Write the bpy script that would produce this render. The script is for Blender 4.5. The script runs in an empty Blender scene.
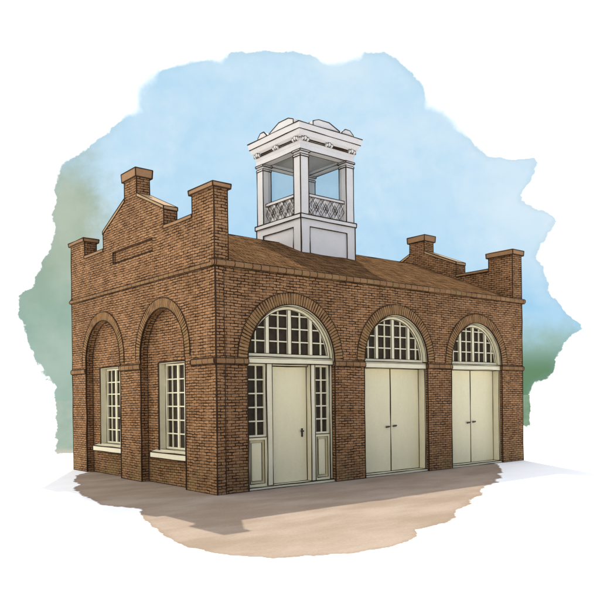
import bpy, bmesh, math, random
from mathutils import Vector
random.seed(7)
sc = bpy.context.scene
col = sc.collection
L, W = 10.12, 6.915           # length along the door front, depth along the gabled side
PI = math.pi

# ------------------------------------------------------------------ node helpers
class NT:
    def __init__(s, tree):
        s.t = tree
        tree.nodes.clear()
    def n(s, typ, **kw):
        nd = s.t.nodes.new(typ)
        for k, v in kw.items():
            setattr(nd, k, v)
        return nd
    def put(s, sock, v):
        if hasattr(v, 'is_output'):
            s.t.links.new(v, sock)
        elif v is not None:
            sock.default_value = v
    def math(s, op, a, b=None, c=None, clamp=False):
        nd = s.n('ShaderNodeMath', operation=op, use_clamp=clamp)
        for i, v in enumerate((a, b, c)):
            if v is not None:
                s.put(nd.inputs[i], v)
        return nd.outputs[0]
    def vmath(s, op, a, b=None, scale=None):
        nd = s.n('ShaderNodeVectorMath', operation=op)
        s.put(nd.inputs[0], a)
        if b is not None:
            s.put(nd.inputs[1], b)
        if scale is not None:
            s.put(nd.inputs[3], scale)
        return nd.outputs['Value'] if op in ('DOT_PRODUCT', 'LENGTH') else nd.outputs[0]
    def noise(s, vec, scale, detail=3.0, rough=0.55, color=False):
        nd = s.n('ShaderNodeTexNoise')
        s.put(nd.inputs['Vector'], vec)
        nd.inputs['Scale'].default_value = scale
        nd.inputs['Detail'].default_value = detail
        nd.inputs['Roughness'].default_value = rough
        return nd.outputs['Color'] if color else nd.outputs['Fac']
    def ramp(s, v, a, b, lo=0.0, hi=1.0, smooth=True):
        nd = s.n('ShaderNodeMapRange', interpolation_type='SMOOTHSTEP' if smooth else 'LINEAR')
        s.put(nd.inputs[0], v)
        for i, x in zip((1, 2, 3, 4), (a, b, lo, hi)):
            s.put(nd.inputs[i], x)
        return nd.outputs[0]
    def mix(s, f, a, b, blend='MIX'):
        nd = s.n('ShaderNodeMix', data_type='RGBA', blend_type=blend)
        s.put(nd.inputs[0], f)
        s.put(nd.inputs[6], a if hasattr(a, 'is_output') else (*a[:3], 1))
        s.put(nd.inputs[7], b if hasattr(b, 'is_output') else (*b[:3], 1))
        return nd.outputs[2]
    def xyz(s, v):
        nd = s.n('ShaderNodeSeparateXYZ')
        s.put(nd.inputs[0], v)
        return nd.outputs
    def comb(s, x, y, z=0.0):
        nd = s.n('ShaderNodeCombineXYZ')
        for i, v in enumerate((x, y, z)):
            s.put(nd.inputs[i], v)
        return nd.outputs[0]
    def polar_edge(s, u, v, pts, c, rmax):
        """outline radius of a star-shaped blob (points PTS about C) in the direction of (u, v), and the distance of (u, v) from C"""
        uu, vv = s.math('SUBTRACT', u, c[0]), s.math('SUBTRACT', v, c[1])
        ang = s.math('ADD', s.math('DIVIDE', s.math('ARCTAN2', vv, uu), 2 * PI), 0.5)
        rad = s.math('SQRT', s.math('ADD', s.math('MULTIPLY', uu, uu), s.math('MULTIPLY', vv, vv)))
        pol = sorted(((math.atan2(y - c[1], x - c[0]) / (2 * PI) + .5, math.hypot(x - c[0], y - c[1]) / rmax) for x, y in pts))
        a0, a1 = pol[0], pol[-1]
        f = (0 - (a1[0] - 1)) / (a0[0] - (a1[0] - 1))
        seam = a1[1] + (a0[1] - a1[1]) * f
        pol = [(0.0, seam)] + pol + [(1.0, seam)]
        nd = s.n('ShaderNodeFloatCurve')
        cu = nd.mapping.curves[0]
        while len(cu.points) < len(pol):
            cu.points.new(0.5, 0.5)
        for p, q in zip(cu.points, pol):
            p.location = q
            p.handle_type = 'VECTOR'
        nd.mapping.update()
        s.put(nd.inputs['Value'], ang)
        return s.math('MULTIPLY', nd.outputs[0], rmax), rad

def material(name):
    m = bpy.data.materials.new(name)
    m.use_nodes = True
    return m, NT(m.node_tree)

def finish(t, color, rough=0.85, spec=0.2, bump=None, strength=0.3, dist=0.01):
    b = t.n('ShaderNodeBsdfPrincipled')
    t.put(b.inputs['Base Color'], color if hasattr(color, 'is_output') else (*color[:3], 1))
    t.put(b.inputs['Roughness'], rough)
    b.inputs['Specular IOR Level'].default_value = spec
    if bump is not None:
        bn = t.n('ShaderNodeBump')
        bn.inputs['Strength'].default_value = strength
        bn.inputs['Distance'].default_value = dist
        t.put(bn.inputs['Height'], bump)
        t.t.links.new(bn.outputs[0], b.inputs['Normal'])
    o = t.n('ShaderNodeOutputMaterial')
    t.t.links.new(b.outputs[0], o.inputs[0])
    return b

INK = (0.022, 0.012, 0.006)
def brick_mat(name, bw, rh, c1, c2, mort, offset=0.5, warp=1.0, hatch=0.0):
    m, t = material(name)
    uv = t.n('ShaderNodeUVMap').outputs[0]
    w1 = t.vmath('SUBTRACT', t.noise(uv, 1.1, 2, color=True), (.5, .5, .5))
    w2 = t.vmath('SUBTRACT', t.noise(uv, 11, 2, color=True), (.5, .5, .5))
    v = t.vmath('ADD', uv, t.vmath('SCALE', w1, scale=0.05 * warp))
    v = t.vmath('ADD', v, t.vmath('SCALE', w2, scale=0.024 * warp))
    br = t.n('ShaderNodeTexBrick', offset=offset, squash=1.0)
    t.put(br.inputs['Vector'], v)
    br.inputs['Color1'].default_value = (*c1, 1)
    br.inputs['Color2'].default_value = (*c2, 1)
    br.inputs['Mortar'].default_value = (*INK, 1)
    br.inputs['Scale'].default_value = 1.0
    t.put(br.inputs['Mortar Size'], t.ramp(t.noise(uv, 5.0, 3), .3, .7, mort * .45, mort * 1.35))
    br.inputs['Mortar Smooth'].default_value = 0.25
    br.inputs['Bias'].default_value = -0.1
    br.inputs['Brick Width'].default_value = bw
    br.inputs['Row Height'].default_value = rh
    big = t.ramp(t.noise(uv, 0.9, 4), .3, .7, .84, 1.14)
    fine = t.ramp(t.noise(uv, 38, 3, .7), .3, .7, .84, 1.12)
    k = t.math('MULTIPLY', big, fine)
    c = t.mix(1.0, br.outputs['Color'], t.comb(k, k, k), 'MULTIPLY')
    # damp, mossy staining of the lowest courses and a few worn patches
    low = t.math('MULTIPLY', t.ramp(t.xyz(uv)[1], 0.75, 0.0), t.ramp(t.noise(uv, 1.7, 3), .42, .62))
    c = t.mix(t.math('MULTIPLY', low, .3), c, (.22, .175, .065))
    h = t.math('ADD', t.math('MULTIPLY', br.outputs['Fac'], -1.0), t.math('MULTIPLY', fine, .35))
    finish(t, c, .95, .03, h, .5, .008)
    return m

def plain_mat(name, c, var=.08, scale=6, rough=.7, spec=.25, streak=False):
    m, t = material(name)
    p = t.n('ShaderNodeTexCoord').outputs['Object']
    pv = t.vmath('MULTIPLY', p, (1, 1, .25)) if streak else p
    n = t.math('ADD', t.math('MULTIPLY', t.noise(pv, scale, 4), .6), t.math('MULTIPLY', t.noise(p, scale * 9, 3), .4))
    k = t.ramp(n, .3, .7, 1 - var, 1 + var)
    finish(t, t.mix(1.0, c, t.comb(k, k, k), 'MULTIPLY'), rough, spec, n, .12, .004)
    return m

M = {}
M['brick'] = brick_mat('brick', .175, .0565, (.278, .152, .074), (.182, .094, .044), .0096, warp=1.3)
M['header'] = brick_mat('brick_header', .21, 30.0, (.215, .119, .059), (.175, .094, .045), .010, 0.0, .6)
M['vouss'] = brick_mat('brick_voussoir', .066, 30.0, (.25, .14, .066), (.175, .094, .042), .0125, 0.0, .45)
M['cap'] = plain_mat('cap_stone', (.245, .137, .066), .13, 4, .85, .15)
M['coping'] = plain_mat('coping_stone', (.32, .21, .11), .13, 4, .85, .15)
M['cream'] = plain_mat('cream_paint', (.655, .585, .37), .05, 2.2, .6, .25, True)
M['trim'] = plain_mat('pale_trim_paint', (.60, .545, .375), .06, 5, .6, .25)
M['white'] = plain_mat('white_paint', (.56, .535, .505), .05, 2.5, .65, .2)
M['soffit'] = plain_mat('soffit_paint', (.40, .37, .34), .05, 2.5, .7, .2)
M['glass'] = plain_mat('dark_glass', (.030, .022, .013), .35, 7, .6, .1)
M['iron'] = plain_mat('black_iron', (.02, .016, .012), .1, 8, .5, .3)
M['ink'] = plain_mat('ink_line', (.030, .018, .010), .1, 8, .9, .05)

def roof_mat():
    m, t = material('wood_shingle')
    uv = t.n('ShaderNodeUVMap').outputs[0]
    w = t.vmath('SUBTRACT', t.noise(uv, 3, 2, color=True), (.5, .5, .5))
    v = t.vmath('ADD', uv, t.vmath('SCALE', w, scale=.05))
    br = t.n('ShaderNodeTexBrick', offset=.37)
    t.put(br.inputs['Vector'], v)
    br.inputs['Color1'].default_value = (.180, .099, .046, 1)
    br.inputs['Color2'].default_value = (.125, .067, .031, 1)
    br.inputs['Mortar'].default_value = (*INK, 1)
    br.inputs['Scale'].default_value = 1
    br.inputs['Brick Width'].default_value = .088
    br.inputs['Row Height'].default_value = .38
    t.put(br.inputs['Mortar Size'], t.ramp(t.noise(uv, 4, 3), .33, .66, .006, .026))
    br.inputs['Mortar Smooth'].default_value = .4
    st = t.noise(t.vmath('MULTIPLY', v, (16, 1.2, 1)), 1.6, 4, .6)
    k = t.ramp(st, .36, .62, .5, 1.25)
    c = t.mix(1.0, br.outputs['Color'], t.comb(k, k, k), 'MULTIPLY')
    moss = t.ramp(t.noise(uv, 1.2, 4), .55, .75)
    c = t.mix(t.math('MULTIPLY', moss, .15), c, (.11, .09, .035))
    finish(t, c, 1.0, .0, t.math('ADD', t.math('MULTIPLY', br.outputs['Fac'], -1), st), .5, .015)
    return m
M['roof'] = roof_mat()

def tint_glass():
    m, t = material('added_tint_glass')
    tr = t.n('ShaderNodeBsdfTransparent')
    tr.inputs[0].default_value = (.90, .925, .935, 1)
    gl = t.n('ShaderNodeBsdfGlossy')
    gl.inputs['Roughness'].default_value = .08
    mx = t.n('ShaderNodeMixShader')
    mx.inputs[0].default_value = .015
    t.t.links.new(tr.outputs[0], mx.inputs[1])
    t.t.links.new(gl.outputs[0], mx.inputs[2])
    o = t.n('ShaderNodeOutputMaterial')
    t.t.links.new(mx.outputs[0], o.inputs[0])
    return m
M['tint'] = tint_glass()

# ------------------------------------------------------------------ mesh builder
LINE_W = 1.0
class MB:
    """collects solids and the ink lines along their edges, then links them as ONE mesh object"""
    def __init__(s):
        s.bm = bmesh.new()
        s.uv = s.bm.loops.layers.uv.new('UVMap')
        s.lines = []
        s.custom = set()
    def _tag(s, faces, mi):
        for f in faces:
            f.material_index = mi
    def box(s, x0, x1, y0, y1, z0, z1, mi=0, ink=True, r=.011):
        vs = [s.bm.verts.new(p) for p in ((x0, y0, z0), (x1, y0, z0), (x1, y1, z0), (x0, y1, z0), (x0, y0, z1), (x1, y0, z1), (x1, y1, z1), (x0, y1, z1))]
        idx = ((0, 3, 2, 1), (4, 5, 6, 7), (0, 1, 5, 4), (1, 2, 6, 5), (2, 3, 7, 6), (3, 0, 4, 7))
        s._tag([s.bm.faces.new([vs[i] for i in q]) for q in idx], mi)
        if ink:
            P = [v.co.copy() for v in vs]
            for a, b in ((0, 1), (1, 2), (2, 3), (3, 0), (4, 5), (5, 6), (6, 7), (7, 4), (0, 4), (1, 5), (2, 6), (3, 7)):
                s.line([P[a], P[b]], r)
    def hexa(s, P, mi=0, ink=True, r=.011):
        """a box of eight given corners (lower four counter-clockwise, then upper four)"""
        vs = [s.bm.verts.new(p) for p in P]
        idx = ((0, 3, 2, 1), (4, 5, 6, 7), (0, 1, 5, 4), (1, 2, 6, 5), (2, 3, 7, 6), (3, 0, 4, 7))
        s._tag([s.bm.faces.new([vs[i] for i in q]) for q in idx], mi)
        if ink:
            for a, b in ((0, 1), (1, 2), (2, 3), (3, 0), (4, 5), (5, 6), (6, 7), (7, 4), (0, 4), (1, 5), (2, 6), (3, 7)):
                s.line([Vector(P[a]), Vector(P[b])], r)
    def prism(s, outer, axis, a0, a1, holes=(), mi=0, ink=(), r=.011):
        """polygon (with holes) extruded along AXIS from a0 to a1; INK: runs of outline points to line at a0"""
        def P(q, a):
            return Vector((a, q[0], q[1])) if axis == 'x' else Vector((q[0], a, q[1])) if axis == 'y' else Vector((q[0], q[1], a))
        new = []
        for loopset in (0, 1):
            a = (a0, a1)[loopset]
            loops, edges = [], []
            for lp in (outer, *holes):
                vs = [s.bm.verts.new(P(q, a)) for q in lp]
                loops.append(vs)
                for i in range(len(vs)):
                    edges.append(s.bm.edges.new((vs[i], vs[(i + 1) % len(vs)])))
            res = bmesh.ops.triangle_fill(s.bm, use_beauty=True, use_dissolve=False, edges=edges)
            fs = [g for g in res['geom'] if isinstance(g, bmesh.types.BMFace)]
            s._tag(fs, mi)
            new.append((loops, fs))
        for la, lb in zip(new[0][0], new[1][0]):
            n = len(la)
            for i in range(n):
                f = s.bm.faces.new((la[i], la[(i + 1) % n], lb[(i + 1) % n], lb[i]))
                f.material_index = mi
        for run in ink:
            s.line([P(q, a0) for q in run], r)
    def strip(s, rings, mi=0, uvs=None, close=True):
        """skin over consecutive equal-length rings of points; uvs[i][j] optional"""
        V = [[s.bm.verts.new(p) for p in rg] for rg in rings]
        n = len(rings[0])
        for i in range(len(V) - 1):
            for j in range(n if close else n - 1):
                k = (j + 1) % n
                f = s.bm.faces.new((V[i][j], V[i + 1][j], V[i + 1][k], V[i][k]))
                f.material_index = mi
                if uvs:
                    for lp, (a, b) in zip(f.loops, ((i, j), (i + 1, j), (i + 1, j + 1), (i, j + 1))):
                        lp[s.uv].uv = (uvs[0][a], uvs[1][b])
                    s.custom.add(f)
        if close:
            for rg in (V[0], V[-1]):
                f = s.bm.faces.new(rg)
                f.material_index = mi
    def ball(s, c, r, mi=0, sz=(1, 1, 1)):
        res = bmesh.ops.create_icosphere(s.bm, subdivisions=2, radius=r)
        for v in res['verts']:
            v.co = Vector((v.co.x * sz[0], v.co.y * sz[1], v.co.z * sz[2])) + Vector(c)
        for f in {f for v in res['verts'] for f in v.link_faces}:
            f.material_index = mi
    def line(s, pts, r=.011):
        s.lines.append(([Vector(p) for p in pts], r * LINE_W))
    def _tube(s, pts, r, mi):
        out = [pts[0]]
        for a, b in zip(pts, pts[1:]):
            n = max(1, int((b - a).length / .45))
            d = (b - a).normalized() if (b - a).length > 1e-9 else Vector((0, 0, 1))
            for i in range(1, n + 1):
                q = a.lerp(b, i / n)
                if i < n:
                    j = Vector((random.uniform(-1, 1), random.uniform(-1, 1), random.uniform(-1, 1))) * .006
                    q = q + j - d * j.dot(d)
                out.append(q)
        rings = []
        for i, p in enumerate(out):
            d = (out[min(i + 1, len(out) - 1)] - out[max(i - 1, 0)])
            if d.length < 1e-9:
                continue
            d.normalize()
            a = d.orthogonal().normalized()
            ref = Vector((.31, .52, .79))
            a = (ref - d * ref.dot(d)).normalized()
            b = d.cross(a)
            rr = r * 1.3 * random.uniform(.7, 1.2)
            rings.append([p + a * rr * math.cos(t) + b * rr * math.sin(t) for t in (0, PI / 2, PI, 1.5 * PI)])
        if len(rings) > 1:
            s.strip(rings, mi)
    def build(s, name, mats, parent=None, smooth=False):
        mats = [M[m] if isinstance(m, str) else m for m in mats]
        bmesh.ops.recalc_face_normals(s.bm, faces=s.bm.faces[:])
        for f in s.bm.faces:
            if f in s.custom:
                continue
            n = f.normal
            ax = max(range(3), key=lambda i: abs(n[i]))
            for lp in f.loops:
                c = lp.vert.co
                lp[s.uv].uv = (c.y, c.z) if ax == 0 else (c.x, c.z) if ax == 1 else (c.x, c.y)
        if s.lines:
            mi = len(mats)
            mats = mats + [M['ink']]
            for pts, r in s.lines:
                s._tube(pts, r, mi)
        me = bpy.data.meshes.new(name)
        s.bm.to_mesh(me)
        s.bm.free()
        for m in mats:
            me.materials.append(m)
        if smooth:
            for p in me.polygons:
                p.use_smooth = True
        o = bpy.data.objects.new(name, me)
        col.objects.link(o)
        if parent is not None:
            o.parent = parent
        return o

def arc(cx, cz, r, n=32, a0=0.0, a1=PI):
    return [(cx + r * math.cos(a0 + (a1 - a0) * i / n), cz + r * math.sin(a0 + (a1 - a0) * i / n)) for i in range(n + 1)]

# ------------------------------------------------------------------ the building
root = bpy.data.objects.new('brick_firehouse', None)
col.objects.link(root)
root['label'] = 'small brown brick firehouse with arched doorways, stepped parapets and a white cupola'
root['category'] = 'building'

T = .42                                            # wall thickness
ZC = 4.36                                          # underside of cornice and string course
DOORS = [(1.895, 1.155, 2.60), (5.03, 1.08, 2.66), (8.08, 1.07, 2.645)]      # centre, radius, springing
BAYS = [(5.05, .985, 2.78), (2.09, .97, 2.80)]     # the blind arches of the gabled side

# front wall with three arched openings
def notch(cx, R, zs):                              # from right foot to left foot
    return [(cx + R, 0)] + arc(cx, zs, R) + [(cx - R, 0)]
outer = [(0, 0), (0, ZC), (L, ZC), (L, 0)]
for d in reversed(DOORS):
    outer += notch(*d)
m = MB()
m.prism(outer, 'y', 0, T, ink=[notch(*d) for d in DOORS], r=.012)
m.box(-.0015, .2, -.022, -.0005, .0, ZC - .01, ink=False)     # narrow corner pilaster
m.line([(-.001, -.022, 0), (-.001, -.022, ZC)], .012)
m.line([(.2, -.022, 0), (.2, -.022, ZC)], .007)
m.line([(L, 0, 0), (L, 0, ZC)], .012)
m.line([(0, 0, .004), (.74, 0, .004)], .010)
m.line([(3.05, 0, .004), (3.95, 0, .004)], .010)
m.line([(6.11, 0, .004), (7.01, 0, .004)], .010)
m.line([(9.15, 0, .004), (L, 0, .004)], .010)
m.build('front_wall', ['brick'], root)

# gabled side wall: an outer leaf with two blind arches, an inner leaf with the window openings
WIN = [(4.45, 5.56), (1.42, 2.53)]
WZ0, WZ1 = .72, 2.63
RD = .18
side = [(T, 0), (T, ZC), (W, ZC), (W, 0)]
for b in BAYS:
    side += [(b[0] + b[1], 0)] + arc(b[0], b[2], b[1]) + [(b[0] - b[1], 0)]
m = MB()
m.prism(side, 'x', 0, RD, ink=[[(b[0] + b[1], 0)] + arc(b[0], b[2], b[1]) + [(b[0] - b[1], 0)] for b in BAYS], r=.015)  # arch edges inked thicker, to help suggest the shade of the recess
m.prism([(T, 0), (T, ZC), (W, ZC), (W, 0)], 'x', RD + .001, T, holes=[[(a, WZ0), (a, WZ1), (b, WZ1), (b, WZ0)] for a, b in WIN])
m.line([(0, W, 0), (0, W, ZC)], .012)
m.line([(0, .0, .004), (0, BAYS[1][0] - BAYS[1][1], .004)], .010)
m.line([(0, BAYS[1][0] + BAYS[1][1], .004), (0, BAYS[0][0] - BAYS[0][1], .004)], .010)
m.line([(0, BAYS[0][0] + BAYS[0][1], .004), (0, W, .004)], .010)
for b in BAYS:
    m.line([(RD, b[0] - b[1], .004), (RD, b[0] + b[1], .004)], .010)
    m.line([(RD, b[0] + b[1], 0)] + [(RD, y, z) for y, z in arc(b[0], b[2], b[1], 20, 0, PI * .75)], .011)  # back-corner outline, widened as drawn-in shade of the reveal
m.build('side_wall', ['brick'], root)
m = MB()
m.box(L - T, L, T + .001, W, 0, ZC, ink=False)
m.line([(L, W, 0), (L, W, ZC)])
m.build('end_wall', ['brick'], root)
m = MB()
m.box(T + .001, L - T - .001, W - T, W, 0, ZC, ink=False)
m.build('rear_wall', ['brick'], root)
m = MB()
m.box(T + .02, L - T - .02, T + .02, W - T - .02, .01, .05, ink=False)
m.build('indoor_floor', ['soffit'], root)

# brick arches (rings of headers)
def arch_ring(cx, zs, R, wd, axis, proud=.014, stilt=0.0, n=40):
    m = MB()
    path = []
    if stilt:
        path += [(cx + R, zs - stilt, 0.0), ]
    path += [(None, None, PI * i / n) for i in range(n + 1)]
    rings, us = [], []
    def cross(pin, pout):
        if axis == 'y':
            return [(pin[0], .06, pin[1]), (pin[0], -proud, pin[1]), (pout[0], -proud, pout[1]), (pout[0], .06, pout[1])]
        return [(.06, pin[0], pin[1]), (-proud, pin[0], pin[1]), (-proud, pout[0], pout[1]), (.06, pout[0], pout[1])]
    Ri, Ro = R - .004, R + wd
    pts = []
    if stilt:
        pts.append(((cx + Ri, zs - stilt), (cx + Ro, zs - stilt), -stilt))
    for i in range(n + 1):
        a = PI * i / n
        pts.append(((cx + Ri * math.cos(a), zs + Ri * math.sin(a)), (cx + Ro * math.cos(a), zs + Ro * math.sin(a)), a * (R + wd / 2)))
    if stilt:
        pts.append(((cx - Ri, zs - stilt), (cx - Ro, zs - stilt), PI * (R + wd / 2) + stilt))
    rings = [cross(a, b) for a, b, u in pts]
    m.strip(rings, 0, ([u for a, b, u in pts], [.3, .36, .36 + wd, .42 + wd, .48 + wd]))
    P = (lambda q: (q[0], -proud, q[1])) if axis == 'y' else (lambda q: (-proud, q[0], q[1]))
    m.line([P(b) for a, b, u in pts], .008)
    m.line([P(a) for a, b, u in pts], .011)
    return m.build('brick_arch', ['vouss'], root)
for cx, R, zs in DOORS:
    arch_ring(cx, zs, R, .235, 'y')
for cy, R, zs in BAYS:
    arch_ring(cy, zs, R, .21, 'x', stilt=.10)

# mouldings: cornice over the doors, string course on the gabled side, impost bands
def moulding(name, axis, a0, a1, z0, z1, out, mat='header', back=.0, rnd=True, base=0.0):
    m = MB()
    h = z1 - z0
    if rnd:
        prof = [(back, z0), (-out * .55, z0 + h * .02), (-out * .9, z0 + h * .2), (-out, z0 + h * .5), (-out * .9, z0 + h * .8), (-out * .55, z0 + h * .98), (back, z1)]
    else:
        prof = [(back, z0), (-out, z0), (-out, z1), (back, z1)]
    P = (lambda a, q: (a, base + q[0], q[1])) if axis == 'x' else (lambda a, q: (base + q[0], a, q[1]))
    n = max(1, int(abs(a1 - a0) / .5))
    rings = [[P(a0 + (a1 - a0) * i / n, q) for q in prof] for i in range(n + 1)]
    m.strip(rings, 0, ([a0 + (a1 - a0) * i / n for i in range(n + 1)], [.3 + .02 * j for j in range(len(prof) + 1)]))
    for q in (1, len(prof) - 2):
        m.line([P(a0, prof[q]), P(a1, prof[q])], .010)
    for a in (a0, a1):
        m.line([P(a, q) for q in prof], .009)
    return m.build(name, [mat], root)
moulding('cornice', 'x', -.05, L + .06, ZC + .002, ZC + .125, .085, back=.06)
moulding('cornice', 'x', 0, L, ZC + .002, ZC + .125, -.085, back=-.06, base=W)
moulding('string_course', 'y', .0, W + .05, ZC + .004, ZC + .085, .05, back=.02)
BZ0, BZ1 = 2.50, 2.615
for a, b in ((-.03, .75), (3.04, 3.96), (6.10, 7.02), (9.14, L + .025)):
    moulding('impost_band', 'x', a, b, BZ0, BZ1, .04, back=.02)
for a, b in ((.0, .86), (3.05, 4.075), (6.03, W + .03)):
    moulding('impost_band', 'y', a, b, BZ0, BZ1, .04, back=.02)

# parapets of the two gable ends
def parapet(x0, x1, facing, zp, zcap, zlow, zeave, zpeak, zch, zchcap, panel):
    """stepped gable with two piers and a central chimney; FACING is the x of the outer face"""
    ov = .05
    for y0, y1 in ((0.0, .78), (6.05, W)):
        m = MB()
        m.box(x0, x1, y0, y1, ZC + .001, zp, ink=False)
        for x in (x0, x1):
            for y in (y0, y1):
                zb = ZC + .1 if y in (0.0, W) else zlow
                m.line([(x, y, zb), (x, y, zp)], .011)
        p = m.build('pier', ['brick'], root)
        m = MB()
        m.hexa([(x0 - ov * .95, y0 - ov * .95, zp), (x1 + ov * .95, y0 - ov * .95, zp), (x1 + ov * .95, y1 + ov * .95, zp), (x0 - ov * .95, y1 + ov * .95, zp),
                (x0 - ov * 1.08, y0 - ov * 1.08, zcap - .02), (x1 + ov * 1.08, y0 - ov * 1.08, zcap - .02), (x1 + ov * 1.08, y1 + ov * 1.08, zcap - .02), (x0 - ov * 1.08, y1 + ov * 1.08, zcap - .02)], r=.012)
        m.hexa([(x0 - ov * 1.08, y0 - ov * 1.08, zcap - .0195), (x1 + ov * 1.08, y0 - ov * 1.08, zcap - .0195), (x1 + ov * 1.08, y1 + ov * 1.08, zcap - .0195), (x0 - ov * 1.08, y1 + ov * 1.08, zcap - .0195),
                (x0, y0, zcap + .012), (x1, y0, zcap + .012), (x1, y1, zcap + .012), (x0, y1, zcap + .012)], ink=False)
        m.build('cap', ['cap'], p)
    # gable wall between the piers
    prof = [(.781, ZC + .001), (.781, zlow - .07), (1.93, zlow - .07), (1.93, zeave - .05), (3.14, zpeak - .05), (3.74, zpeak - .05), (4.92, zeave - .05), (4.92, zlow - .07), (6.049, zlow - .07), (6.049, ZC + .001)]
    m = MB()
    fin = facing + (.06 if facing == x0 else -.06)
    hole = [[(2.44, 5.04), (2.44, 5.32), (4.40, 5.32), (4.40, 5.04)]] if panel else []
    m.prism(prof, 'x', facing, fin, holes=hole)
    m.prism(prof, 'x', fin + (.0005 if facing == x0 else -.0005), x1 if facing == x0 else x0)
    for x in (x0, x1):
        m.line([(x, 1.93, zlow), (x, 1.93, zeave)], .011)
        m.line([(x, 4.92, zlow), (x, 4.92, zeave)], .011)
    if panel:
        q = [(facing, y, z) for y, z in hole[0]]
        m.line(q + [q[0]], .012)
        q = [(fin, y, z) for y, z in hole[0]]
        m.line([q[2], q[3]], .009)
        m.line([q[1], q[2]], .006)
    m.build('gable', ['brick'], root)
    # copings
    m = MB()
    m.box(x0 - .02, x1 + .02, .785, 1.925, zlow - .07, zlow, r=.009)
    m.build('coping', ['cap'], root)
    m = MB()
    m.box(x0 - .02, x1 + .02, 4.925, 6.045, zlow - .07, zlow, r=.009)
    m.build('coping', ['cap'], root)
    for a, za, b, zb in ((1.915, zeave - .075, 3.138, zpeak - .048), (4.935, zeave - .075, 3.742, zpeak - .048)):
        m = MB()
        m.hexa([(x0 - .012, a, za + .001), (x1 + .012, a, za + .001), (x1 + .012, b, zb + .001), (x0 - .012, b, zb + .001),
                (x0 - .012, a, za + .075), (x1 + .012, a, za + .075), (x1 + .012, b, zb + .075), (x0 - .012, b, zb + .075)], r=.010)
        m.build('gable_coping', ['coping'], root)
    m = MB()
    m.box(x0 - .004, x1 + .004, 3.143, 3.737, zpeak - .049, zch, ink=False)
    for x in (x0 - .004, x1 + .004):
        for y in (3.143, 3.737):
            m.line([(x, y, zpeak), (x, y, zch)], .011)
    c = m.build('chimney', ['brick'], root)
    m = MB()
    e, g = .045, .055
    m.hexa([(x0 - e, 3.14 - e, zch), (x1 + e, 3.14 - e, zch), (x1 + e, 3.74 + e, zch), (x0 - e, 3.74 + e, zch),
            (x0 - g, 3.14 - g, zchcap), (x1 + g, 3.14 - g, zchcap), (x1 + g, 3.74 + g, zchcap), (x0 - g, 3.74 + g, zchcap)], r=.012)
    m.build('cap', ['cap'], c)
parapet(0, .315, 0, 5.86, 5.97, 5.49, 5.91, 6.42, 6.81, 7.0, True)
parapet(L - T, L, L, 5.70, 5.85, 5.41, 5.79, 6.28, 6.62, 6.80, False)

# roof
ZE, ZR, YR = ZC + .10, 5.93, W / 2
def slope(y0, y1):
    m = MB()
    rings, us = [], []
    ln = math.hypot(y1 - y0, ZR - ZE)
    n = 24
    for i in range(n + 1):
        x = .317 + (L - T - .319) * i / n
        wob = .012 * math.sin(i * 1.9) * (0 < i < n)
        rings.append([(x, y0, ZE), (x, y1, ZR + wob), (x, y1, ZR - .06), (x, y0, ZE - .06)])
        us.append(x)
    m.strip(rings, 0, (us, [0, ln, ln + .06, 2 * ln, 2 * ln + .06]))
    m.line([(us[0], y1, ZR), (us[-1], y1, ZR)], .012)
    return m.build('roof', ['roof'], root)
slope(-.045, YR - .0005)
slope(W + .045, YR + .0005)

# ------------------------------------------------------------------ doors and fanlights
def fanlight(cx, R, zs, zb, yf):
    """half-round window over a transom: frame and bars in front of one dark pane"""
    m = MB()
    Ro, Ri = R - .035, R - .10
    o = [(cx + Ro, zb)] + arc(cx, zs, Ro, 32) + [(cx - Ro, zb)]
    zi = zb + .075
    a0 = math.asin(max(-1, min(1, (zi - zs) / Ri)))
    inner = arc(cx, zs, Ri, 32, a0, PI - a0)
    m.prism(o, 'y', yf, yf + .05, holes=[inner], ink=[inner + [inner[0]]], r=.006)
    m.line([(x, yf - .002, z) for x, z in o], .009)
    q = 2 * R / 4
    def half(z):
        return math.sqrt(max(0, (Ri + .02) ** 2 - (z - zs) ** 2))
    for k in (-1, 0, 1):                                  # heavy uprights
        x = cx + k * q
        z1 = zs + math.sqrt((Ri + .02) ** 2 - (k * q) ** 2)
        m.box(x - .046, x + .046, yf + .004, yf + .046, zi - .01, z1, ink=False)
        for sgn in (-1, 1):
            m.line([(x + sgn * .046, yf + .004, zi), (x + sgn * .046, yf + .004, z1 - .02)], .005)
    for k in (-1.5, -.5, .5, 1.5):                        # thin uprights
        x = cx + k * q
        z1 = zs + math.sqrt((Ri + .02) ** 2 - (k * q) ** 2)
        m.box(x - .013, x + .013, yf + .012, yf + .04, zi - .01, z1, ink=False)
    z = zi + .255
    while z < zs + Ri - .06:
        h = half(z)
        edges = [cx - h, cx - q - .046, cx - q + .046, cx - .046, cx + .046, cx + q - .046, cx + q + .046, cx + h]
        for a, b in zip(edges[::2], edges[1::2]):
            if b - a > .02:
                m.box(a, b, yf + .014, yf + .038, z - .012, z + .012, ink=False)
        z += .27
    f = m.build('fanlight', ['trim'], root)
    m = MB()
    Rg = R - .06
    m.prism([(cx + Rg, zb + .02)] + arc(cx, zs, Rg, 32) + [(cx - Rg, zb + .02)], 'y', yf + .052, yf + .065)
    m.build('pane', ['glass'], f)
    # lining of the arch reveal
    m = MB()
    rings, us = [], []
    for a in [PI * i / 32 for i in range(33)]:
        c, s_ = math.cos(a), math.sin(a)
        rings.append([(cx + r * c, y, zs + r * s_) for r, y in ((R - .003, .018), (R - .036, .018), (R - .036, yf + .08), (R - .003, yf + .08))])
    m.strip(rings)
    m.line([r[1] for r in rings], .007)
    m.build('arch_lining', ['trim'], root)

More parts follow.
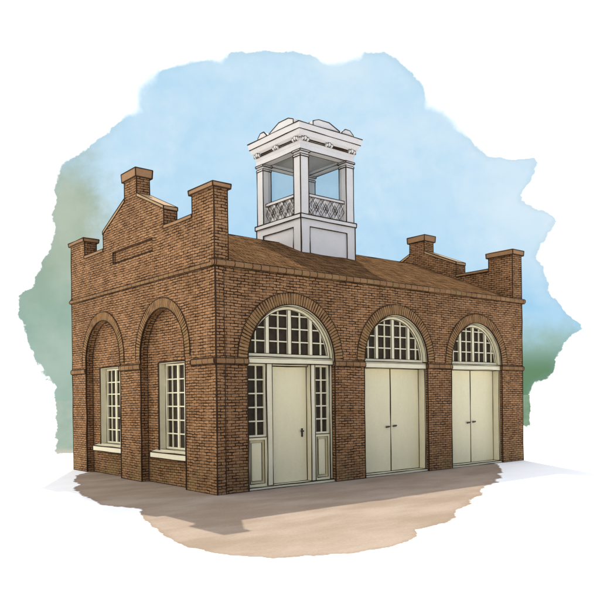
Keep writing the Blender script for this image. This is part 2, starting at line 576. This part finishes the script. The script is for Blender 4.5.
def transom(cx, R, z0, z1, y0):
    m = MB()
    m.box(cx - R + .004, cx + R - .004, y0, .36, z0, z1, r=.009)
    m.line([(cx - R + .01, y0 - .001, z1 - .03), (cx + R - .01, y0 - .001, z1 - .03)], .005)
    m.build('transom', ['trim'], root)

def jamb(x0, x1, y0, y1, z1):
    m = MB()
    m.box(x0, x1, y0, y1, .062, z1, r=.008)
    return m.build('door_frame', ['trim'], root)

def threshold(x0, x1, y0, y1):
    m = MB()
    m.box(x0, x1, y0, y1, .004, .06, r=.008)
    m.build('threshold', ['trim'], root)

def bar_handle(x0, x1, y, z, parent):
    m = MB()
    m.prism([(x0, z - .018), (x0 + .01, z + .02), (x1 - .02, z + .03), (x1, z + .012), (x1 - .03, z - .01)], 'y', y - .05, y - .025)
    m.box((x0 + x1) / 2 - .012, (x0 + x1) / 2 + .012, y - .026, y + .001, z - .012, z + .012, ink=False)
    m.build('handle', ['iron'], parent)

# wide doorway with sidelights (first bay)
cx, R, zs = DOORS[0]
yf = .10
transom(cx, R, 2.53, 2.66, .05)
fanlight(cx, R, zs, 2.661, .11)
jamb(cx - R + .004, .80, yf, .36, 2.529)
jamb(2.985, cx + R - .004, yf, .36, 2.529)
jamb(1.28, 1.42, yf, .36, 2.529)
jamb(2.45, 2.565, yf, .36, 2.529)
m = MB(); m.box(1.422, 2.448, yf + .10, .36, 2.49, 2.529, r=.008); m.build('door_head', ['trim'], root)
m = MB()
m.box(1.425, 2.445, .245, .30, .064, 2.488, r=.010)
d = m.build('door', ['cream'], root)
m = MB()
m.box(2.285, 2.325, .228, .246, 1.0, 1.18, ink=False)
m.box(2.245, 2.318, .185, .21, 1.105, 1.14, ink=False)
m.box(2.293, 2.317, .20, .23, 1.11, 1.135, ink=False)
m.build('handle', ['iron'], d)
for x0, x1 in ((.803, 1.277), (2.568, 2.982)):
    m = MB()
    z0, z1, b = 1.05, 2.525, .042
    m.prism([(x0, z0), (x1, z0), (x1, z1), (x0, z1)], 'y', yf + .03, yf + .075, holes=[[(x0 + b, z0 + b), (x1 - b, z0 + b), (x1 - b, z1 - b), (x0 + b, z1 - b)]])
    m.line([(x0, yf + .03, z0), (x1, yf + .03, z0), (x1, yf + .03, z1), (x0, yf + .03, z1), (x0, yf + .03, z0)], .006)
    xm = (x0 + x1) / 2
    m.box(xm - .014, xm + .014, yf + .04, yf + .07, z0 + b - .01, z1 - b + .01, ink=False)
    for k in range(1, 5):
        z = z0 + b + (z1 - z0 - 2 * b) * k / 5
        for a, c in ((x0 + b - .01, xm - .0145), (xm + .0145, x1 - b + .01)):
            m.box(a, c, yf + .042, yf + .068, z - .013, z + .013, ink=False)
    sl = m.build('sidelight', ['trim'], root)
    m = MB(); m.box(x0 + .02, x1 - .02, yf + .076, yf + .09, z0 + .02, z1 - .02, ink=False); m.build('pane', ['glass'], sl)
    # panelled apron below the sidelight
    m = MB()
    z0, z1, b = .064, 1.047, .055
    m.prism([(x0, z0), (x1, z0), (x1, z1), (x0, z1)], 'y', yf + .02, yf + .09, holes=[[(x0 + b, z0 + b), (x1 - b, z0 + b), (x1 - b, z1 - b), (x0 + b, z1 - b)]])
    m.line([(x0, yf + .02, z1 - .002), (x1, yf + .02, z1 - .002)], .007)
    q = [(x0 + b, yf + .02, z0 + b), (x1 - b, yf + .02, z0 + b), (x1 - b, yf + .02, z1 - b), (x0 + b, yf + .02, z1 - b)]
    m.line(q + [q[0]], .008)
    m.box(x0 + b - .01, x1 - b + .01, yf + .08, yf + .10, z0 + b - .01, z1 - b + .01, ink=False)
    i = b + .055
    m.hexa([(x0 + b + .02, yf + .08, z0 + b + .02), (x1 - b - .02, yf + .08, z0 + b + .02), (x1 - i, yf + .045, z0 + i), (x0 + i, yf + .045, z0 + i),
            (x0 + b + .02, yf + .08, z1 - b - .02), (x1 - b - .02, yf + .08, z1 - b - .02), (x1 - i, yf + .045, z1 - i), (x0 + i, yf + .045, z1 - i)], ink=False)
    q = [(x0 + i, yf + .045, z0 + i), (x1 - i, yf + .045, z0 + i), (x1 - i, yf + .045, z1 - i), (x0 + i, yf + .045, z1 - i)]
    m.line(q + [q[0]], .006)
    m.build('apron_panel', ['cream'], root)
threshold(cx - R + .004, cx + R - .004, .03, .36)

# the two double doorways
for cx, R, zs in DOORS[1:]:
    transom(cx, R, 2.49, 2.63, .05)
    fanlight(cx, R, zs, 2.631, .13)
    threshold(cx - R + .004, cx + R - .004, .03, .36)
    jamb(cx - R + .004, cx - R + .045, .07, .38, 2.489)
    jamb(cx + R - .045, cx + R - .004, .07, .38, 2.489)
    xm = cx + .03
    for x0, x1, s in ((cx - R + .047, xm - .004, -1), (xm + .004, cx + R - .047, 1)):
        m = MB()
        m.box(x0, x1, .27, .325, .064, 2.487, r=.009)
        d = m.build('door', ['cream'], root)
        if s < 0:
            bar_handle(xm - .19, xm - .06, .27, 1.11, d)
        else:
            bar_handle(xm + .05, xm + .18, .27, 1.125, d)

# ------------------------------------------------------------------ windows of the gabled side
for y0, y1 in WIN:
    m = MB()                                            # pale lining of the deep opening
    e = .022
    m.prism([(y0 + .002, WZ0 + .002), (y1 - .002, WZ0 + .002), (y1 - .002, WZ1 - .002), (y0 + .002, WZ1 - .002)], 'x', RD - .012, .40,
            holes=[[(y0 + e, WZ0 + e), (y1 - e, WZ0 + e), (y1 - e, WZ1 - e), (y0 + e, WZ1 - e)]])
    q = [(RD - .012, y, z) for y, z in ((y0, WZ0), (y1, WZ0), (y1, WZ1), (y0, WZ1))]
    m.line([q[1], q[2]], .02)  # thick ink stands in for the shadow along jamb and lintel
    m.line([q[2], q[3]], .012)
    w = m.build('window', ['trim'], root)
    m = MB()
    xs, b = .315, .05
    a, c, za, zc = y0 + e + .001, y1 - e - .001, WZ0 + e + .001, WZ1 - e - .001
    m.prism([(a, za), (c, za), (c, zc), (a, zc)], 'x', xs, xs + .045, holes=[[(a + b, za + b), (c - b, za + b), (c - b, zc - b), (a + b, zc - b)]])
    m.line([(xs, c, za), (xs, c, zc)], .009)
    m.line([(xs, a, zc), (xs, c, zc)], .009)
    m.line([(xs, a, za), (xs, c, za)], .009)
    mid = (a + c) / 2
    m.box(xs + .004, xs + .04, mid - .035, mid + .035, za + b - .01, zc - b + .01, ink=False)
    segs = []
    for lo, hi in ((a + b, mid - .035), (mid + .035, c - b)):
        ym = (lo + hi) / 2
        m.box(xs + .01, xs + .036, ym - .012, ym + .012, za + b - .01, zc - b + .01, ink=False)
        segs += [(lo - .01, ym - .0125), (ym + .0125, hi + .01)]
    for k in range(1, 6):
        z = za + b + (zc - za - 2 * b) * k / 6
        for lo, hi in segs:
            m.box(xs + .012, xs + .034, lo, hi, z - .013, z + .013, ink=False)
    m.build('frame', ['trim'], w)
    m = MB(); m.box(xs + .046, xs + .06, a + .02, c - .02, za + .02, zc - .02, ink=False); m.build('pane', ['glass'], w)
    m = MB()
    ya, yb = (4.072, 5.74) if y0 > 4 else (1.128, 2.72)
    m.hexa([(.03, ya, .565), (RD + .002, ya, .565), (RD + .002, yb, .565), (.03, yb, .565),
            (.03, ya, .69), (RD + .002, ya, .735), (RD + .002, yb, .735), (.03, yb, .69)], r=.011)
    m.build('sill', ['trim'], w)

# ------------------------------------------------------------------ cupola
CX, CY, H = 5.18, W / 2, .95
LINE_W = 1.35
m = MB()
m.box(CX - H + .03, CX + H - .03, CY - H + .03, CY + H - .03, 5.15, 6.40, ink=False)
for s in (-1, 1):
    fr = [(-H, 5.15), (H, 5.15), (H, 6.40), (-H, 6.40)]
    ho = [(-H + .30, 5.25), (H - .30, 5.25), (H - .30, 6.21), (-H + .30, 6.21)]
    m.prism([(CX + a, z) for a, z in fr], 'y', CY + s * H, CY + s * (H - .029), holes=[[(CX + a, z) for a, z in ho]])
    g = H - .0295
    m.prism([(CY + max(-g, min(g, a)), z) for a, z in fr], 'x', CX + s * H, CX + s * (H - .029), holes=[[(CY + a, z) for a, z in ho]])
    m.line([(CX + a, CY + s * H, z) for a, z in (ho[0], ho[3], ho[2], ho[1])], .009)
    m.line([(CX + s * H, CY + a, z) for a, z in (ho[0], ho[3], ho[2], ho[1])], .009)
    for s2 in (-1, 1):
        m.line([(CX + s * H, CY + s2 * H, 5.15), (CX + s * H, CY + s2 * H, 6.4)], .010)
cup = m.build('cupola', ['white'], root)
m = MB()
m.box(CX - H - .03, CX + H + .03, CY - H - .03, CY + H + .03, 6.401, 6.51, r=.010)
m.build('deck', ['white'], cup)
CW = .27
for sx in (-1, 1):
    for sy in (-1, 1):
        m = MB()
        xa, ya = CX + sx * (H - .02 - CW / 2), CY + sy * (H - .02 - CW / 2)
        h = CW / 2
        m.box(xa - h, xa + h, ya - h, ya + h, 6.511, 8.0, r=.009)
        m.box(xa - h - .012, xa + h + .012, ya - h - .012, ya + h + .012, 8.001, 8.05, r=.007)
        m.box(xa - h + .002, xa + h - .002, ya - h + .002, ya + h - .002, 8.051, 8.115, ink=False)
        m.box(xa - h - .03, xa + h + .03, ya - h - .03, ya + h + .03, 8.116, 8.16, r=.008)
        m.build('column', ['white'], cup)
# railings with diamond lattice
def railing(axis, sgn):
    m = MB()
    off = H - .14
    a0, a1 = -H + CW + .02, H - CW - .02
    z0, z1 = 6.56, 7.02
    base = (CX, CY)
    def bx(u0, u1, d0, d1, za, zb, ink=True, r=.007):
        if axis == 'x':
            m.box(CX + u0, CX + u1, *sorted((CY + sgn * (off + d0), CY + sgn * (off + d1))), za, zb, ink=ink, r=r)
        else:
            m.box(*sorted((CX + sgn * (off + d0), CX + sgn * (off + d1))), CY + u0, CY + u1, za, zb, ink=ink, r=r)
    bx(a0, a1, -.04, .04, z1, z1 + .075)
    bx(a0, a1, -.03, .03, z0 - .045, z0, True, .005)
    bx(a0, a1, -.045, -.028, z0, z1, False)
    n = 4
    wd = (a1 - a0) / n
    P = (lambda u, d, z: (CX + u, CY + sgn * (off + d), z)) if axis == 'x' else (lambda u, d, z: (CX + sgn * (off + d), CY + u, z))
    zm = (z0 + z1) / 2
    def lath(u0, za, u1, zb, d, t):
        du, dz = u1 - u0, zb - za
        ln = math.hypot(du, dz)
        nu, nz = -dz / ln * t, du / ln * t
        q = [(u0 - nu, za - nz), (u1 - nu, zb - nz), (u1 + nu, zb + nz), (u0 + nu, za + nz)]
        if axis == 'x':
            m.prism([(CX + u, z) for u, z in q], 'y', CY + sgn * (off + d + .012), CY + sgn * (off + d - .012))
        else:
            m.prism([(CY + u, z) for u, z in q], 'x', CX + sgn * (off + d + .012), CX + sgn * (off + d - .012))
    for i in range(n):
        u = a0 + wd * i
        lath(u, z0, u + wd, z1, .0125, .021)
        lath(u, z1, u + wd, z0, -.0125, .021)
        c = u + wd / 2
        k = .55
        w2, h2 = wd / 2 * .52, (z1 - z0) / 2 * .56
        for uu in ((c,) if i == n - 1 else (c, u + wd)):
            dia = [(uu - w2, zm), (uu, zm + h2), (uu + w2, zm), (uu, zm - h2)]
            dia = [(min(max(a, a0), a1), z) for a, z in dia]
            m.line([P(a, .026, z) for a, z in dia + dia[:1]], .0042)
            m.line([P(a, .026, z) for a, z in ((uu, zm + h2 * .3), (uu, zm - h2 * .3))], .006)
        m.line([P(u, .03, zm), P(c, .03, z1), P(u + wd, .03, zm), P(c, .03, z0), P(u, .03, zm)], .006)
    m.build('railing', ['white'], cup)
for s in (-1, 1):
    railing('x', s)
    railing('y', s)
# thin tinted panes behind the railings, added to darken the sky seen through
for s in (-1, 1):
    m = MB(); m.box(CX - H + CW + .02, CX + H - CW - .02, *sorted((CY + s * (H - .20), CY + s * (H - .206))), 6.512, 8.11, ink=False); m.build('pane', ['tint'], cup)
    m = MB(); m.box(*sorted((CX + s * (H - .20), CX + s * (H - .206))), CY - H + CW + .02, CY + H - CW - .02, 6.512, 8.11, ink=False); m.build('pane', ['tint'], cup)
# entablature: square rings of growing size
def square_ring(name, levels, mat, inner, zin, parent, lines):
    m = MB()
    rings = [[(CX - h, CY - h, z), (CX + h, CY - h, z), (CX + h, CY + h, z), (CX - h, CY + h, z)] for h, z in levels]
    V = rings
    m.strip(V, 0, None)
    for i in lines:
        m.line(V[i] + V[i][:1], .009)
    return m.build(name, [mat], parent)
m = MB()
bi, bo = H - .25, H - .005
m.prism([(CX - bo, CY - bo), (CX + bo, CY - bo), (CX + bo, CY + bo), (CX - bo, CY + bo)], 'z', 8.161, 8.30, holes=[[(CX - bi, CY - bi), (CX + bi, CY - bi), (CX + bi, CY + bi), (CX - bi, CY + bi)]])
for hh in (bi, bo):
    q = [(CX - hh, CY - hh, 8.161), (CX + hh, CY - hh, 8.161), (CX + hh, CY + hh, 8.161), (CX - hh, CY + hh, 8.161)]
    m.line(q + q[:1], .008)
m.build('architrave', ['white'], cup)
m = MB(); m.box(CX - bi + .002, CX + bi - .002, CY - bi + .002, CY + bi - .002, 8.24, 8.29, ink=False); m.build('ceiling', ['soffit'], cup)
square_ring('cornice', [(H - .0, 8.301), (H + .02, 8.44), (H + .08, 8.50), (H + .125, 8.62), (H + .135, 8.625), (H + .162, 8.775), (H + .12, 8.80)], 'white', 0, 0, cup, (1, 3, 5))
m = MB()
m.hexa([(CX - H - .1, CY - H - .1, 8.801), (CX + H + .1, CY - H - .1, 8.801), (CX + H + .1, CY + H + .1, 8.801), (CX - H - .1, CY + H + .1, 8.801),
        (CX - .12, CY - .12, 8.99), (CX + .12, CY - .12, 8.99), (CX + .12, CY + .12, 8.99), (CX - .12, CY + .12, 8.99)], ink=False)
m.build('cupola_roof', ['white'], cup)
# carved swags on the frieze
for axis, sgn in (('x', -1), ('y', -1), ('x', 1), ('y', 1)):
    m = MB()
    d = H + .028
    P = (lambda u, z, e=0: (CX + u, CY + sgn * (d + e), z)) if axis == 'x' else (lambda u, z, e=0: (CX + sgn * (d + e), CY + u, z))
    for z, r in ((8.425, .010), (8.385, .010)):
        m.line([P(-H + .05, z), P(H - .05, z)], r)
    for u in (-H + .13, 0.0, H - .13):
        for k, (du, dz, r) in enumerate(((-.085, .0, .048), (0, .022, .056), (.085, .0, .048))):
            m.ball(P(u + du, 8.415 + dz, .012), r, 0, (1, 1, 1.05))
            m.line([P(u + du - r * .9, 8.40 + dz, .035), P(u + du - r * .6, 8.415 + dz + r * .9, .035), P(u + du + r * .6, 8.415 + dz + r * .9, .035), P(u + du + r * .9, 8.40 + dz, .035), P(u + du + r * .35, 8.36 + dz, .04)], .007)
    m.build('frieze_ornament', ['white'], cup, smooth=False)
# raised blocks on the cornice
def block(axis, u0, u1, z1, sgn=-1, ca=.2, cb=.4, ea=.75, eb=.5):
    m = MB()
    d = H + .09
    w = u1 - u0
    q = [(u0, 8.70), (u0, 8.70 + (z1 - 8.70) * ea), (u0 + w * ca, z1), (u1 - w * cb, z1), (u1, 8.70 + (z1 - 8.70) * eb), (u1, 8.70)]
    run = q[1:5]
    if axis == 'x':
        m.prism(q, 'y', CY + sgn * d, CY + sgn * (d - .16), ink=[q], r=.009)
        m.line([(u, CY + sgn * (d - .16), z) for u, z in q], .007)
    else:
        m.prism(q, 'x', CX + sgn * d, CX + sgn * (d - .16), ink=[q], r=.009)
        m.line([(CX + sgn * (d - .16), u, z) for u, z in q], .007)
    m.build('parapet_block', ['white'], cup)
block('x', 4.60, 5.52, 8.99)
block('y', 2.66, 3.64, 9.01)
block('x', 5.60, 6.02, 8.95, ca=.3, cb=.3, ea=.6, eb=.6)
block('y', 3.80, 4.18, 8.96, ca=.3, cb=.3, ea=.6, eb=.6)
block('x', 4.75, 5.6, 8.98, 1)
block('y', 3.0, 3.9, 8.98, 1)

# ------------------------------------------------------------------ ground
LINE_W = 1.0
YAW = math.radians(50.5254)
FW = Vector((math.cos(YAW), math.sin(YAW), 0))
RT = Vector((math.sin(YAW), -math.cos(YAW), 0))
TAN = [(-.34, 5.7), (-1.2, 3.6), (-1.93, 1.4), (-2.1, .35), (-1.85, -.55), (-2.4, -1.9), (-2.75, -3.3), (-2.8, -4.2), (-2.4, -4.9), (-1.84, -5.26), (-1.04, -5.46), (-.3, -5.25), (.06, -4.9), (1.3, -4.6), (1.9, -4.2),
       (2.9, -3.75), (3.87, -3.15), (5.2, -2.5), (6.5, -1.7), (7.6, -1.0), (8.6, -.25), (9.3, 1.0), (9, 5), (5, 6.5), (1, 6.7)]
def ground_mat():
    m, t = material('paper_white_ground')
    p = t.n('ShaderNodeTexCoord').outputs['Object']
    x, y, z = t.xyz(p)
    e, r = t.polar_edge(x, y, TAN, (2.6, 1.2), 10.0)
    n = t.math('SUBTRACT', t.noise(p, .9, 6, .62), .5)
    sd = t.math('ADD', t.math('SUBTRACT', e, r), t.math('MULTIPLY', n, .75))
    wash = t.ramp(sd, -.02, .03)
    rim = t.math('MULTIPLY', wash, t.ramp(sd, .16, .02))
    mott = t.noise(t.vmath('MULTIPLY', p, (.6, 1.4, 1)), .8, 5, .6)
    grain = t.noise(p, 26, 3, .7)
    tan = t.mix(t.ramp(mott, .35, .68), (.235, .178, .130), (.305, .243, .188))
    tan = t.mix(t.math('MULTIPLY', rim, .35), tan, (.21, .15, .11))
    k = t.ramp(grain, .3, .7, .93, 1.06)
    tan = t.mix(1.0, tan, t.comb(k, k, k), 'MULTIPLY')
    white = t.mix(t.ramp(mott, .3, .7), (.80, .80, .80), (.84, .84, .835))
    # pale green strip of lawn far behind the gabled side
    dx, dy = t.math('ADD', x, 7.43), t.math('ADD', y, 11.54)
    al = t.math('ADD', t.math('MULTIPLY', dx, FW.x), t.math('MULTIPLY', dy, FW.y))
    ac = t.math('DIVIDE', t.math('ADD', t.math('MULTIPLY', dx, RT.x), t.math('MULTIPLY', dy, RT.y)), t.math('MAXIMUM', al, 1.0))
    nl = t.math('SUBTRACT', t.noise(t.comb(t.math('MULTIPLY', ac, 60.0), t.math('DIVIDE', 120.0, t.math('MAXIMUM', al, 1.0)), 0.0), 1.0, 5, .65), .5)
    g = t.ramp(t.math('ADD', ac, t.math('MULTIPLY', nl, .022)), -.342, -.338)
    g = t.math('MULTIPLY', g, t.ramp(t.math('ADD', al, t.math('MULTIPLY', nl, 4.5)), 24.3, 24.8))
    g = t.math('MULTIPLY', g, t.ramp(ac, .1, .08))
    g2 = t.math('MULTIPLY', t.ramp(ac, .2, .22), t.ramp(t.math('ADD', ac, t.math('MULTIPLY', nl, .014)), .3205, .319))
    g2 = t.math('MULTIPLY', g2, t.ramp(t.math('ADD', al, t.math('MULTIPLY', nl, 30)), 40, 42))
    c = t.mix(g, white, t.mix(t.ramp(al, 24.5, 28), (.22, .21, .175), t.mix(t.ramp(nl, -.2, .2), (.120, .163, .131), (.148, .190, .154))))
    c = t.mix(g2, c, t.mix(t.ramp(nl, -.2, .2), (.052, .098, .055), (.08, .132, .082)))
    c = t.mix(wash, c, tan)
    finish(t, c, .95, .05, grain, .15, .004)
    return m
me = bpy.data.meshes.new('ground')
S = 900
me.from_pydata([(-S, -S, 0), (S, -S, 0), (S, S, 0), (-S, S, 0)], [], [(0, 1, 2, 3)])
me.materials.append(ground_mat())
g = bpy.data.objects.new('ground', me)
col.objects.link(g)
g['kind'] = 'structure'

# ------------------------------------------------------------------ sky
PX_F, PX_H = 718.86, 396.35
def px_dir(x, y):
    U, V = x - 300, y - PX_H
    r = math.radians(.6921)
    return ((math.cos(r) * U - math.sin(r) * V) / PX_F, -(math.sin(r) * U + math.cos(r) * V) / PX_F)
SKY = [(72, 450), (59, 442), (56, 432), (61, 420), (55, 408), (52, 386), (40, 372), (33, 357), (25, 335), (16, 316), (15, 297), (30, 288), (38, 268), (46, 253), (55, 231), (52, 210), (52, 190), (55, 172),
       (68, 160), (92, 142), (107, 131), (121, 117), (135, 102), (131, 90), (140, 75), (158, 65), (176, 61), (200, 57), (240, 52), (265, 50), (290, 50), (300, 53), (318, 54), (340, 53), (362, 51), (385, 49), (398, 60), (407, 67), (425, 81), (429, 100), (450, 104),
       (463, 122), (477, 144), (492, 157), (515, 159), (538, 157), (537, 172), (522, 199), (541, 210), (560, 217), (546, 240), (538, 256), (549, 270), (550, 295), (562, 308), (584, 327), (567, 345), (556, 362), (554, 373), (543, 382), (534, 393), (530, 405), (400, 470), (200, 480)]
SKYP = [px_dir(*q) for q in SKY]
SUN_EL, SUN_AZ = math.radians(56.8), math.atan2(.34, .56)

world = bpy.data.worlds.new('World')
sc.world = world
world.use_nodes = True
t = NT(world.node_tree)
EXPOSURE = 1.3
WHITE = 1.85
dirv = t.n('ShaderNodeTexCoord').outputs['Generated']
fw = t.vmath('DOT_PRODUCT', dirv, tuple(FW))
rt = t.vmath('DOT_PRODUCT', dirv, tuple(RT))
dz = t.xyz(dirv)[2]
fws = t.math('MAXIMUM', fw, .02)
u, v = t.math('DIVIDE', rt, fws), t.math('DIVIDE', dz, fws)
uvw = t.comb(u, v, 0.0)
CEN = px_dir(300, 265)
edge, rad = t.polar_edge(u, v, SKYP, CEN, .5)
n1 = t.math('SUBTRACT', t.math('ADD', t.math('MULTIPLY', t.noise(uvw, 20, 7, .64), .72), t.math('MULTIPLY', t.noise(uvw, 60, 4, .6), .28)), .5)
n2 = t.noise(uvw, 6.5, 8, .62)
sd = t.math('ADD', t.math('SUBTRACT', edge, rad), t.math('MULTIPLY', n1, t.ramp(v, .22, .40, .05, .032)))
# crisp pigment edges low down and at the sides, bleeding softly into the white higher up
soft = t.math('MULTIPLY', t.ramp(v, .30, .40), t.ramp(t.noise(uvw, 6, 2), .50, .64))
wash = t.ramp(sd, t.math('MULTIPLY_ADD', soft, -.012, -.001), t.math('MULTIPLY_ADD', soft, .022, .004))
fade = t.ramp(t.math('SUBTRACT', edge, rad), .0, .20)
blue_hi, blue_lo = (.585, .785, .935), (.37, .655, .885)
k = t.math('ADD', t.math('MULTIPLY', t.ramp(v, .40, .14), .6), t.math('MULTIPLY', t.ramp(n2, .36, .64), .5))
blue = t.mix(k, blue_hi, blue_lo)
blue = t.mix(t.math('MULTIPLY', t.ramp(t.noise(uvw, 3.1, 7, .6), .45, .64), .75), blue, (.72, .86, .955))
lite = t.math('MULTIPLY', t.ramp(t.math('ADD', u, t.math('MULTIPLY', n1, .1)), .15, .30), t.ramp(v, .12, .2))
blue = t.mix(t.math('MULTIPLY', lite, .5), blue, (.74, .87, .96))
green = t.mix(t.ramp(n2, .35, .68), (.345, .445, .345), (.475, .555, .455))
teal = t.mix(t.ramp(n2, .35, .68), (.31, .455, .375), (.43, .555, .475))
gl = t.ramp(t.math('ADD', u, t.math('ADD', t.math('MULTIPLY', n1, .10), t.math('MULTIPLY', v, .05))), -.225, -.29)
gl = t.math('MULTIPLY', gl, t.ramp(t.math('ADD', v, t.math('MULTIPLY', n1, .12)), .385, .27))
gr = t.ramp(t.math('ADD', v, t.math('MULTIPLY', n1, .10)), .115, .055)
gr = t.math('MULTIPLY', gr, t.ramp(u, .1, .2))
c = t.mix(gl, blue, t.mix(t.ramp(v, .1, .22), teal, green))
c = t.mix(gr, c, t.mix(t.ramp(v, .08, .03), (.34, .52, .48), (.14, .27, .155)))
pig = t.math('MULTIPLY', t.ramp(sd, .014, .002), .16)
c = t.mix(pig, c, (.30, .45, .48))
c = t.mix(wash, (WHITE, WHITE, WHITE), c)
bgp = t.n('ShaderNodeBackground')
t.put(bgp.inputs[0], c)
bgp.inputs[1].default_value = 2 ** -EXPOSURE
nish = t.n('ShaderNodeTexSky', sky_type='NISHITA', sun_disc=False, sun_elevation=SUN_EL, sun_rotation=SUN_AZ, air_density=.7, dust_density=4.0, ozone_density=.6)
bgn = t.n('ShaderNodeBackground')
t.put(bgn.inputs[0], nish.outputs[0])
bgn.inputs[1].default_value = 0.14
mx = t.n('ShaderNodeMixShader')
t.put(mx.inputs[0], t.ramp(t.vmath('DOT_PRODUCT', dirv, (-.451, .892, 0)), -.5, -.08))
t.t.links.new(bgn.outputs[0], mx.inputs[1])
t.t.links.new(bgp.outputs[0], mx.inputs[2])
wo = t.n('ShaderNodeOutputWorld')
t.t.links.new(mx.outputs[0], wo.inputs[0])

# ------------------------------------------------------------------ sun, camera, view
sd_ = bpy.data.lights.new('sun', 'SUN')
sd_.energy = 2.0
sd_.angle = math.radians(.5)
sd_.color = (1.0, .95, .87)
so = bpy.data.objects.new('sun', sd_)
col.objects.link(so)
to_sun = Vector((math.sin(SUN_AZ) * math.cos(SUN_EL), math.cos(SUN_AZ) * math.cos(SUN_EL), math.sin(SUN_EL)))
so.rotation_euler = (-to_sun).to_track_quat('-Z', 'Y').to_euler()
so.location = to_sun * 40

cd = bpy.data.cameras.new('camera')
cam = bpy.data.objects.new('camera', cd)
col.objects.link(cam)
cam.location = (-7.4344, -11.535, 1.8588)
from mathutils import Matrix
z = -FW
R3 = Matrix((RT, Vector((0, 0, 1)), z)).transposed()
cam.matrix_world = Matrix.Translation(cam.location) @ (R3 @ Matrix.Rotation(math.radians(-.6921), 3, 'Z')).to_4x4()
cd.sensor_width = 36
cd.lens = PX_F / 600 * 36
cd.shift_y = 96.35 / 600
cd.clip_end = 4000
sc.camera = cam
sc.cycles.max_bounces = 8

vs = sc.view_settings
vs.view_transform = 'Standard'
vs.look = 'None'
vs.exposure = EXPOSURE
vs.gamma = 1.0
vs.use_curve_mapping = False
